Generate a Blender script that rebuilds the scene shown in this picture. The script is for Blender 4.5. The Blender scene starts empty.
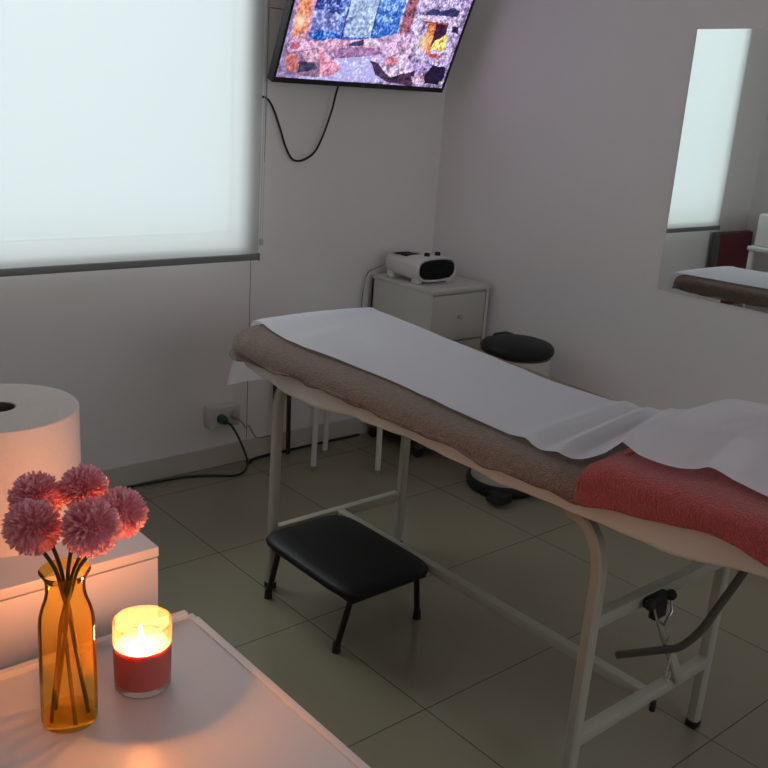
import bpy, bmesh, math, random
import numpy as np
from mathutils import Vector, Matrix
random.seed(7)
S = bpy.context.scene
COL = S.collection
PI = math.pi

# ------------------------------------------------------------------ materials
def new_mat(name):
    m = bpy.data.materials.new(name); m.use_nodes = True
    nt = m.node_tree
    for n in list(nt.nodes): nt.nodes.remove(n)
    out = nt.nodes.new('ShaderNodeOutputMaterial')
    return m, nt, out

def N(nt, kind, **kw):
    n = nt.nodes.new(kind)
    for k, v in kw.items():
        if k in n.inputs: n.inputs[k].default_value = v
        else: setattr(n, k, v)
    return n

def srgb(r, g, b):
    f = lambda c: (c/255/12.92) if c/255 <= .04045 else ((c/255+.055)/1.055)**2.4
    return (f(r), f(g), f(b), 1)

def pbr(name, col, rough=.5, metal=0., noise=0., nscale=20., bump=0., bscale=200., spec=.5, coat=0., sss=0., sssr=(1,.3,.2), sscale=.01, sheen=0., detail=3.):
    """principled surface with procedural colour variation and bump"""
    m, nt, out = new_mat(name)
    p = N(nt, 'ShaderNodeBsdfPrincipled')
    p.inputs['Base Color'].default_value = col
    p.inputs['Roughness'].default_value = rough
    p.inputs['Metallic'].default_value = metal
    p.inputs['Specular IOR Level'].default_value = spec
    p.inputs['Coat Weight'].default_value = coat
    p.inputs['Sheen Weight'].default_value = sheen
    if sss:
        p.inputs['Subsurface Weight'].default_value = sss
        p.inputs['Subsurface Radius'].default_value = sssr
        p.inputs['Subsurface Scale'].default_value = sscale
    tc = N(nt, 'ShaderNodeTexCoord')
    if noise:
        t = N(nt, 'ShaderNodeTexNoise', Scale=nscale, Detail=detail)
        nt.links.new(tc.outputs['Object'], t.inputs['Vector'])
        mx = N(nt, 'ShaderNodeMix', data_type='RGBA')
        mx.inputs[6].default_value = tuple(c*(1-noise) for c in col[:3])+(1,)
        mx.inputs[7].default_value = tuple(min(1, c*(1+noise)) for c in col[:3])+(1,)
        nt.links.new(t.outputs['Fac'], mx.inputs[0])
        nt.links.new(mx.outputs[2], p.inputs['Base Color'])
    if bump:
        t2 = N(nt, 'ShaderNodeTexNoise', Scale=bscale, Detail=2.)
        nt.links.new(tc.outputs['Object'], t2.inputs['Vector'])
        b = N(nt, 'ShaderNodeBump', Strength=bump, Distance=.010 if bump >= 1 else .004)
        nt.links.new(t2.outputs['Fac'], b.inputs['Height'])
        nt.links.new(b.outputs['Normal'], p.inputs['Normal'])
    nt.links.new(p.outputs[0], out.inputs[0])
    return m

def thin(name, tint, trans=.6, diff=None, dmix=0., rough=.03, layer=.12):
    """clear or frosted thin glass / paper: transparent + translucent + gloss, so light passes it"""
    m, nt, out = new_mat(name)
    t = N(nt, 'ShaderNodeBsdfTransparent'); t.inputs[0].default_value = tint
    cur = t.outputs[0]
    if dmix:
        d = N(nt, 'ShaderNodeBsdfTranslucent'); d.inputs[0].default_value = diff
        d2 = N(nt, 'ShaderNodeBsdfDiffuse'); d2.inputs[0].default_value = diff
        a = N(nt, 'ShaderNodeMixShader', Fac=.4)
        nt.links.new(d.outputs[0], a.inputs[1]); nt.links.new(d2.outputs[0], a.inputs[2])
        b = N(nt, 'ShaderNodeMixShader', Fac=dmix)
        nt.links.new(cur, b.inputs[1]); nt.links.new(a.outputs[0], b.inputs[2])
        cur = b.outputs[0]
    if layer:
        g = N(nt, 'ShaderNodeBsdfGlossy', Roughness=rough)
        lw = N(nt, 'ShaderNodeLayerWeight', Blend=layer)
        c = N(nt, 'ShaderNodeMixShader')
        nt.links.new(lw.outputs['Fresnel'], c.inputs[0])
        nt.links.new(cur, c.inputs[1]); nt.links.new(g.outputs[0], c.inputs[2])
        cur = c.outputs[0]
    nt.links.new(cur, out.inputs[0])
    return m

M = {}
M['wall'] = pbr('wall_paint', (.83, .805, .80, 1), .75, noise=.03, nscale=1.5, bump=.06, bscale=120)
M['ceiling'] = pbr('ceiling_paint', (.84, .83, .82, 1), .85)
M['skirting'] = pbr('skirting_paint', (.60, .56, .50, 1), .5, noise=.12, nscale=6)
M['white_lacquer'] = pbr('white_lacquer', (.74, .71, .70, 1), .42, noise=.02, nscale=3)
M['white_board'] = pbr('white_board', (.72, .70, .67, 1), .42, noise=.02, nscale=4)
M['cab'] = pbr('cream_cabinet', (.62, .61, .55, 1), .5, noise=.05, nscale=5)
M['cab_front'] = pbr('cream_drawer_front', (.52, .50, .45, 1), .4, noise=.05, nscale=5)
M['dark_gap'] = pbr('dark_gap', (.02, .018, .016, 1), .8)
M['bed_metal'] = pbr('painted_tube', (.42, .41, .335, 1), .42, noise=.08, nscale=15)
M['dark_metal'] = pbr('dark_tube', (.10, .095, .08, 1), .4, noise=.1, nscale=20)
M['chrome'] = pbr('chrome', (.6, .6, .6, 1), .2, metal=1)
M['black_vinyl'] = pbr('black_vinyl', (.008, .008, .008, 1), .5, bump=.12, bscale=260, spec=.25)
M['black_plastic'] = pbr('black_plastic', (.010, .010, .011, 1), .5, spec=.3)
M['rubber'] = pbr('black_rubber', (.012, .012, .012, 1), .7)
M['pad'] = pbr('cream_vinyl', (.50, .47, .42, 1), .45)
M['sheet'] = pbr('white_sheet', (.66, .67, .62, 1), .85, noise=.06, nscale=14, bump=.25, bscale=45)
M['taupe'] = pbr('taupe_terry', (.235, .165, .125, 1), 1., noise=.45, nscale=90, bump=1., bscale=240, spec=.1, sheen=.3, detail=6)
M['coral'] = pbr('coral_terry', (.48, .090, .092, 1), 1., noise=.3, nscale=90, bump=1., bscale=260, spec=.1, sheen=.3, detail=6)
M['roll_paper'] = pbr('roll_paper', (.80, .74, .70, 1), .95, noise=.03, nscale=40, bump=.35, bscale=140)
M['roll_core'] = pbr('card_core', (.12, .09, .07, 1), .9)
M['bin_body'] = pbr('bin_body', (.55, .53, .48, 1), .35, noise=.03)
M['tv_black'] = pbr('tv_black', (.01, .01, .014, 1), .25)
M['stem'] = pbr('flower_stem', (.040, .028, .012, 1), .7, noise=.3, nscale=60)
M['red_vinyl'] = pbr('burgundy_vinyl', (.16, .018, .03, 1), .5, noise=.1)
M['bar_grey'] = pbr('grey_aluminium', (.20, .215, .21, 1), .45)
M['plug_green'] = pbr('green_plastic', (.01, .05, .03, 1), .4)
M['cord_green'] = pbr('green_cable', (.012, .045, .03, 1), .5)
M['cord_light'] = pbr('pale_cable', (.30, .29, .26, 1), .5)
M['brown_frame'] = pbr('dark_brown_frame', (.035, .014, .010, 1), .45)
M['outlet'] = pbr('outlet_plastic', (.58, .56, .52, 1), .4)
M['window_frame'] = pbr('window_frame', (.7, .7, .7, 1), .4)
M['wick'] = pbr('wick', (.01, .008, .006, 1), .9)
M['chain'] = pbr('bead_chain', (.52, .53, .53, 1), .4)
M['wax'] = pbr('pink_wax', (.56, .10, .10, 1), .35, sss=.7, sssr=(1, .2, .3), sscale=.012)
M['screw'] = pbr('grey_screw', (.25, .25, .25, 1), .3, metal=1)

# mirror
m, nt, out = new_mat('mirror_glass')
g = N(nt, 'ShaderNodeBsdfGlossy', Roughness=.0); g.inputs[0].default_value = (.86, .90, .88, 1)
nt.links.new(g.outputs[0], out.inputs[0]); M['mirror'] = m

# translucent roller blind cloth
m, nt, out = new_mat('blind_cloth')
tr = N(nt, 'ShaderNodeBsdfTranslucent'); tr.inputs[0].default_value = (.575, .60, .60, 1)
df = N(nt, 'ShaderNodeBsdfDiffuse'); df.inputs[0].default_value = (.62, .62, .60, 1)
mx = N(nt, 'ShaderNodeMixShader', Fac=.57)
wv = N(nt, 'ShaderNodeBsdfTransparent'); wv.inputs[0].default_value = (1, 1, 1, 1); m2 = N(nt, 'ShaderNodeMixShader', Fac=.125)      # open weave
nt.links.new(tr.outputs[0], mx.inputs[1]); nt.links.new(df.outputs[0], mx.inputs[2]); nt.links.new(mx.outputs[0], m2.inputs[1]); nt.links.new(wv.outputs[0], m2.inputs[2]); nt.links.new(m2.outputs[0], out.inputs[0])
M['blind'] = m

# couch paper: thin, lets a little of the towels below through
m, nt, out = new_mat('couch_paper')
df = N(nt, 'ShaderNodeBsdfDiffuse'); df.inputs[0].default_value = (.90, .895, .95, 1)
tp = N(nt, 'ShaderNodeBsdfTransparent')
tl = N(nt, 'ShaderNodeBsdfTranslucent'); tl.inputs[0].default_value = (.90, .895, .95, 1)
a = N(nt, 'ShaderNodeMixShader', Fac=.25); b = N(nt, 'ShaderNodeMixShader', Fac=.18)
nt.links.new(df.outputs[0], a.inputs[1]); nt.links.new(tl.outputs[0], a.inputs[2])
nt.links.new(a.outputs[0], b.inputs[1]); nt.links.new(tp.outputs[0], b.inputs[2])
tc = N(nt, 'ShaderNodeTexCoord'); t2 = N(nt, 'ShaderNodeTexNoise', Scale=9., Detail=3.)
nt.links.new(tc.outputs['Object'], t2.inputs['Vector'])
bp = N(nt, 'ShaderNodeBump', Strength=.25, Distance=.01); nt.links.new(t2.outputs['Fac'], bp.inputs['Height']); nt.links.new(bp.outputs['Normal'], df.inputs['Normal'])
nt.links.new(b.outputs[0], out.inputs[0]); M['couch_paper'] = m

# flower petals: diffuse + translucent
m, nt, out = new_mat('pink_petal')
oi = N(nt, 'ShaderNodeTexCoord'); t = N(nt, 'ShaderNodeTexNoise', Scale=45., Detail=2.)
nt.links.new(oi.outputs['Object'], t.inputs['Vector'])
cr = N(nt, 'ShaderNodeMix', data_type='RGBA'); cr.inputs[6].default_value = (.90, .38, .44, 1); cr.inputs[7].default_value = (1, .66, .71, 1)
nt.links.new(t.outputs['Fac'], cr.inputs[0])
df = N(nt, 'ShaderNodeBsdfDiffuse'); tl = N(nt, 'ShaderNodeBsdfTranslucent')
nt.links.new(cr.outputs[2], df.inputs[0]); nt.links.new(cr.outputs[2], tl.inputs[0])
mx = N(nt, 'ShaderNodeMixShader', Fac=.35); nt.links.new(df.outputs[0], mx.inputs[1]); nt.links.new(tl.outputs[0], mx.inputs[2])
nt.links.new(mx.outputs[0], out.inputs[0]); M['petal'] = m

M['window_glass'] = thin('window_glass', (.96, .98, .98, 1), layer=.05)
M['amber_glass'] = thin('amber_glass', (.98, .85, .40, 1), layer=.09, rough=.04, diff=(.85, .48, .08, 1), dmix=.14)
M['jar_glass'] = thin('jar_glass', (.98, .93, .90, 1), layer=.05, rough=.05, diff=(.92, .72, .62, 1), dmix=.13)

# tiled floor: half-metre tiles with dark joints, satin
m, nt, out = new_mat('floor_tiles')
tc = N(nt, 'ShaderNodeTexCoord')
sp = N(nt, 'ShaderNodeSeparateXYZ'); nt.links.new(tc.outputs['Object'], sp.inputs[0])
def mth(op, a, b=None):
    n = nt.nodes.new('ShaderNodeMath'); n.operation = op
    for i, v in enumerate((a, b)):
        if v is None: continue
        if isinstance(v, (int, float)): n.inputs[i].default_value = v
        else: nt.links.new(v, n.inputs[i])
    return n.outputs[0]
def joint(axis):
    v = mth('ADD', axis, .25); v = mth('FLOORED_MODULO', v, .5); v = mth('SUBTRACT', v, .25); v = mth('ABSOLUTE', v)
    return mth('LESS_THAN', v, .0016)
j = mth('MAXIMUM', joint(sp.outputs[0]), joint(sp.outputs[1]))
t = N(nt, 'ShaderNodeTexNoise', Scale=3., Detail=5.); nt.links.new(tc.outputs['Object'], t.inputs['Vector'])
c1 = N(nt, 'ShaderNodeMix', data_type='RGBA'); c1.inputs[6].default_value = (.245, .218, .150, 1); c1.inputs[7].default_value = (.30, .265, .185, 1)
nt.links.new(t.outputs['Fac'], c1.inputs[0])
c2 = N(nt, 'ShaderNodeMix', data_type='RGBA'); c2.inputs[7].default_value = (.075, .065, .052, 1)
nt.links.new(j, c2.inputs[0]); nt.links.new(c1.outputs[2], c2.inputs[6])
p = N(nt, 'ShaderNodeBsdfPrincipled'); p.inputs['Roughness'].default_value = .22; p.inputs['Specular IOR Level'].default_value = .4
nt.links.new(c2.outputs[2], p.inputs['Base Color']); nt.links.new(p.outputs[0], out.inputs[0])
M['floor'] = m

def emit(name, col, s):
    m, nt, out = new_mat(name)
    e = N(nt, 'ShaderNodeEmission', Strength=s); e.inputs[0].default_value = col
    nt.links.new(e.outputs[0], out.inputs[0]); return m
M['flame'] = emit('flame', (1, .72, .32, 1), 14.)

# ------------------------------------------------------------------ mesh helpers
class MB:
    """collects shapes in world coordinates, then links them as ONE mesh object"""
    def __init__(s): s.bm = bmesh.new()
    def box(s, x0, x1, y0, y1, z0, z1, bev=0., seg=2):
        b = bmesh.new()
        bmesh.ops.create_cube(b, size=1)
        for v in b.verts:
            v.co = Vector(((x0+x1)/2+v.co.x*(x1-x0), (y0+y1)/2+v.co.y*(y1-y0), (z0+z1)/2+v.co.z*(z1-z0)))
        if bev: bmesh.ops.bevel(b, geom=b.edges[:], offset=bev, segments=seg, profile=.5, affect='EDGES')
        s.add(b); return s
    def add(s, b):
        me = bpy.data.meshes.new('tmp'); b.to_mesh(me); b.free(); s.bm.from_mesh(me); bpy.data.meshes.remove(me)
    def poly(s, vs, fs):
        V = [s.bm.verts.new(v) for v in vs]
        for f in fs:
            try: s.bm.faces.new([V[i] for i in f])
            except ValueError: pass
        return s
    def lathe(s, c, prof, n=48, axis=None):
        """prof: list of (radius, height) turned about a vertical axis at c"""
        vs = []; fs = []; c = Vector(c)
        for r, h in prof:
            for k in range(n):
                a = 2*PI*k/n; vs.append(c+Vector((r*math.cos(a), r*math.sin(a), h)))
        for i in range(len(prof)-1):
            for k in range(n): fs.append((i*n+k, i*n+(k+1) % n, (i+1)*n+(k+1) % n, (i+1)*n+k))
        s.poly(vs, fs)
        return s
    def disc(s, c, r, n=48):
        c = Vector(c); s.poly([c+Vector((r*math.cos(2*PI*k/n), r*math.sin(2*PI*k/n), 0)) for k in range(n)], [tuple(range(n))]); return s
    def cyl(s, a, b, r, r2=None, n=20): return s.tube([a, b], [r, r if r2 is None else r2], n)
    def tube(s, pts, r, n=12, square=False, closed_ends=True):
        pts = [Vector(p) for p in pts]
        R = r if isinstance(r, (list, tuple)) else [r]*len(pts)
        tang = []
        for i in range(len(pts)):
            t = (pts[min(i+1, len(pts)-1)]-pts[max(i-1, 0)]); tang.append(t.normalized())
        ref = Vector((0, 0, 1)) if abs(tang[0].z) < .9 else Vector((1, 0, 0))
        u = tang[0].cross(ref).normalized(); vs = []; fs = []
        for i, p in enumerate(pts):
            t = tang[i]; u = (u-t*u.dot(t)).normalized(); w = t.cross(u)
            for k in range(n):
                a = 2*PI*(k+.5)/n
                if square:
                    ca, sa = math.cos(a), math.sin(a); q = 6.
                    f = (abs(ca)**q+abs(sa)**q)**(-1/q)
                    vs.append(p+(u*ca+w*sa)*R[i]*f)
                else: vs.append(p+(u*math.cos(a)+w*math.sin(a))*R[i])
        for i in range(len(pts)-1):
            for k in range(n): fs.append((i*n+k, i*n+(k+1) % n, (i+1)*n+(k+1) % n, (i+1)*n+k))
        if closed_ends:
            fs.append(tuple(range(n-1, -1, -1))); fs.append(tuple((len(pts)-1)*n+k for k in range(n)))
        return s.poly(vs, fs)
    def sphere(s, c, r, sc=(1, 1, 1), u=20, v=12):
        b = bmesh.new(); bmesh.ops.create_uvsphere(b, u_segments=u, v_segments=v, radius=r)
        for q in b.verts: q.co = Vector((q.co.x*sc[0], q.co.y*sc[1], q.co.z*sc[2]))+Vector(c)
        s.add(b); return s
    def grid(s, P):
        """P[i][j] rows of points"""
        n, m_ = len(P), len(P[0])
        return s.poly([p for row in P for p in row], [(i*m_+k, i*m_+k+1, (i+1)*m_+k+1, (i+1)*m_+k) for i in range(n-1) for k in range(m_-1)])
    def build(s, name, mat, parent=None, smooth=True, angle=40, fixn=True):
        if fixn: bmesh.ops.recalc_face_normals(s.bm, faces=s.bm.faces[:])
        me = bpy.data.meshes.new(name)
        off = Vector(parent['origin']) if parent is not None else Vector((0, 0, 0))
        for v in s.bm.verts: v.co -= off
        if smooth:
            for f in s.bm.faces: f.smooth = True
            for e in s.bm.edges:
                if len(e.link_faces) == 2 and e.calc_face_angle(0) > math.radians(angle): e.smooth = False
        s.bm.to_mesh(me); s.bm.free()
        me.materials.append(mat)
        o = bpy.data.objects.new(name, me); COL.objects.link(o)
        if parent is not None: o.parent = parent; o['origin'] = list(off)
        return o

def thing(name, label, cat, loc, group=None):
    o = bpy.data.objects.new(name, None); COL.objects.link(o); o.location = loc
    o.empty_display_size = .05
    o['origin'] = list(loc); o['label'] = label; o['category'] = cat
    if group: o['group'] = group
    return o
def tag(o, label, cat, group=None):
    o['label'] = label; o['category'] = cat
    if group: o['group'] = group
    return o
def struct(o): o['kind'] = 'structure'; return o
def recentre(o, c):
    """put a single-mesh thing's origin at its base"""
    c = Vector(c); o.data.transform(Matrix.Translation(-c)); o.location = c; return o

def smoothstep(a, b, x):
    t = min(1, max(0, (x-a)/(b-a))); return t*t*(3-2*t)
def interp(tab, x):
    return float(np.interp(x, [t[0] for t in tab], [t[1] for t in tab]))
def spline(pts, n=12):
    """Catmull-Rom through points"""
    P = [Vector(p) for p in pts]; P = [P[0]*2-P[1]]+P+[P[-1]*2-P[-2]]; out = []
    for i in range(1, len(P)-2):
        for k in range(n):
            t = k/n; a, b, c, d = P[i-1:i+3]
            out.append(.5*((2*b)+(c-a)*t+(2*a-5*b+4*c-d)*t*t+(3*b-a-3*c+d)*t**3))
    out.append(P[-2]); return out

# ------------------------------------------------------------------ camera
cd = bpy.data.cameras.new('camera'); cam = bpy.data.objects.new('camera', cd); COL.objects.link(cam)
R_ = Vector((0.7606230996832991, -0.6457792784350449, 0.0664952913527192))
U_ = Vector((0.13970354287380957, 0.2628494702964995, 0.954669092446883))
F_ = Vector((0.6339837697738608, 0.716853736482389, -0.2901470319589048))
cam.matrix_world = Matrix(((R_.x, U_.x, -F_.x, -1.4484), (R_.y, U_.y, -F_.y, -2.3959), (R_.z, U_.z, -F_.z, 1.4507), (0, 0, 0, 1)))
cd.sensor_width = 36; cd.lens = 932.64/768*36; cd.clip_start = .02
S.camera = cam

# ------------------------------------------------------------------ the room
XL, XR, YB, YW, ZC = -2.1, 1.485, -3.3, .655, 2.5
struct(MB().box(XL-.1, XR+.1, YB-.1, YW+.3, -.1, 0).build('floor', M['floor'], smooth=False))
struct(MB().box(XL-.1, XR+.1, YB-.1, YW+.3, ZC, ZC+.1).build('ceiling', M['ceiling'], smooth=False))
ox0, ox1, oz0, oz1 = -.85, .446, .925, 2.30           # window opening
w = MB()
w.box(XL-.1, ox0, YW, YW+.06, 0, ZC).box(ox1, XR+.1, YW, YW+.06, 0, ZC).box(ox0, ox1, YW, YW+.06, 0, oz0).box(ox0, ox1, YW, YW+.06, oz1, ZC)
struct(w.build('wall_front', M['wall'], smooth=False))
struct(MB().box(XR, XR+.1, YB-.1, YW, 0, ZC).build('wall_right', M['wall'], smooth=False))
struct(MB().box(XL-.1, XL, YB-.1, YW, 0, ZC).box(XL, -1.30, -.55, YW, 0, ZC).build('wall_left', M['wall'], smooth=False))
bx0_, bx1_, bz0_, bz1_ = -.9, .9, .95, 2.2              # added window, unseen behind the camera, opening for the fill light
w = MB().box(XL, bx0_, YB-.1, YB, 0, ZC).box(bx1_, XR, YB-.1, YB, 0, ZC).box(bx0_, bx1_, YB-.1, YB, 0, bz0_).box(bx0_, bx1_, YB-.1, YB, bz1_, ZC)
struct(w.build('wall_back', M['wall'], smooth=False))
wf = MB(); by0, by1 = YB-.09, YB-.05
wf.box(bx0_, bx1_, by0, by1, bz0_, bz0_+.04).box(bx0_, bx1_, by0, by1, bz1_-.04, bz1_).box(bx0_, bx0_+.03, by0, by1, bz0_, bz1_).box(bx1_-.03, bx1_, by0, by1, bz0_, bz1_).box(-.02, .02, by0, by1, bz0_+.04, bz1_-.04)
fill_win = struct(wf.build('added_window', M['window_frame'], smooth=False)); fill_win['origin'] = [0, 0, 0]
MB().box(bx0_+.03, bx1_-.03, by0+.015, by0+.02, bz0_+.04, bz1_-.04).build('pane', M['window_glass'], fill_win, smooth=False)
struct(MB().box(-1.30, XR, YW-.013, YW, 0, .085, .003).build('baseboard_front', M['skirting'], smooth=False))
struct(MB().box(XR-.013, XR, YB, YW-.013, 0, .085, .003).build('baseboard_right', M['skirting'], smooth=False))
# hairline joints in the wall lining beside the blind
j = MB().box(.5165, .5185, YW-.001, YW+.001, .09, .86).box(.566, .568, YW-.001, YW+.001, 1.2, 2.5).box(.566, .80, YW-.001, YW+.001, 1.744, 1.747)
struct(j.build('trim_1', pbr('wall_joint', (.09, .085, .08, 1), .8), smooth=False))
# window behind the blind
wf = MB(); fy0, fy1 = YW+.03, YW+.058
wf.box(ox0, ox1, fy0, fy1, oz0, oz0+.012).box(ox0, ox1, fy0, fy1, oz1-.012, oz1).box(ox0, ox0+.012, fy0, fy1, oz0, oz1).box(ox1-.012, ox1, fy0, fy1, oz0, oz1)
wf.box(ox0, ox1, YW+.001, fy0, oz0, oz0+.004).box(ox0, ox1, YW+.001, fy0, oz1-.004, oz1).box(ox0, ox0+.004, YW+.001, fy0, oz0, oz1).box(ox1-.004, ox1, YW+.001, fy0, oz0, oz1)  # lining added to keep the lit reveal from showing through the blind
win = struct(wf.build('window_1', pbr('grey_window_frame', (.24, .25, .25, 1), .5), smooth=False)); win['origin'] = [0, 0, 0]
MB().box(ox0+.012, ox1-.012, fy0+.012, fy0+.016, oz0+.012, oz1-.012).build('pane', M['window_glass'], win, smooth=False)

DAY, CANDLE, TVS, EXPO, BACK, SKY = 22., 5.8, 1.0, 0., 19., 880.
# ------------------------------------------------------------------ roller blind
bl = thing('roller_blind', 'backlit white roller blind with grey bottom bar covering the window', 'blind', (-.165, .60, .84))
bx0, bx1 = -.86, .515
P = []
for i in range(31):
    z = .858+(2.40-.858)*i/30; row = []
    for k in range(41):
        x = bx0+(bx1-bx0)*k/40
        row.append((x, .602+.0012*math.sin(x*7+z*2)+.0008*math.sin(z*9), z))
    P.append(row)
MB().grid(P).build('blind_cloth', M['blind'], bl)
bb = MB().box(bx0, bx1, .594, .608, .836, .861, .004).build('bottom_bar', M['bar_grey'], bl)
for x in (bx0, bx1): MB().box(x-.003, x+.004, .592, .610, .834, .863, .002).build('end_cap', M['bar_grey'], bb)
MB().cyl((bx0-.01, .622, 2.42), (bx1+.01, .622, 2.42), .022).box(bx0-.016, bx0-.008, .59, .655, 2.38, 2.46).box(bx1+.008, bx1+.016, .59, .655, 2.38, 2.46).build('roller', M['window_frame'], bl)
ch = MB()
for dx in (.006, .016):
    for i in range(150):
        z = .912+i*(2.40-.912)/149
        ch.sphere((bx1+dx+.008*smoothstep(1.1, 1.9, z), .60, z), .0021, u=6, v=4)
    ch.cyl((bx1+dx, .60, .912), (bx1+dx+.008, .60, 2.40), .0009, n=6)
ch.box(bx1+.003, bx1+.020, .596, .604, .892, .917, .002)
ch.build('bead_chain', M['chain'], bl)

# ------------------------------------------------------------------ television
TO = Vector((.518, .55, 1.489)); TA = math.radians(22.3); TW, TH = .846, .492
TUP = Vector((0, -math.sin(TA), math.cos(TA))); TN = Vector((0, -math.cos(TA), -math.sin(TA)))
def tvp(u, v, d=0): return TO+Vector((u, 0, .010*u/.846))+TUP*v+TN*d
tv = thing('television', 'black flat screen television tilted down on the wall showing a cosy fireplace room', 'television', (.94, .62, 1.6))
def slab(mb, u0, u1, v0, v1, d0, d1):
    vs = [tvp(u, v, d) for d in (d0, d1) for (u, v) in ((u0, v0), (u1, v0), (u1, v1), (u0, v1))]
    mb.poly(vs, [(0, 1, 2, 3), (4, 5, 6, 7), (0, 1, 5, 4), (1, 2, 6, 5), (2, 3, 7, 6), (3, 0, 4, 7)]); return mb
c = MB(); slab(c, 0, TW, 0, TH, -.03, -.002); slab(c, .15, .70, .08, .40, -.055, -.03)
c.build('casing', M['tv_black'], tv, smooth=False)
c = MB(); bz, bzb = .011, .019
slab(c, 0, TW, 0, bzb, -.004, .004); slab(c, 0, TW, TH-bz, TH, -.004, .004); slab(c, 0, bz, bzb, TH-bz, -.004, .004); slab(c, TW-bz, TW, bzb, TH-bz, -.004, .004)
bzl = c.build('bezel', M['tv_black'], tv, smooth=False)
c = MB(); slab(c, .41, .425, .008, .011, .004, .0044); c.build('maker_mark', M['screw'], bzl, smooth=False)
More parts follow.
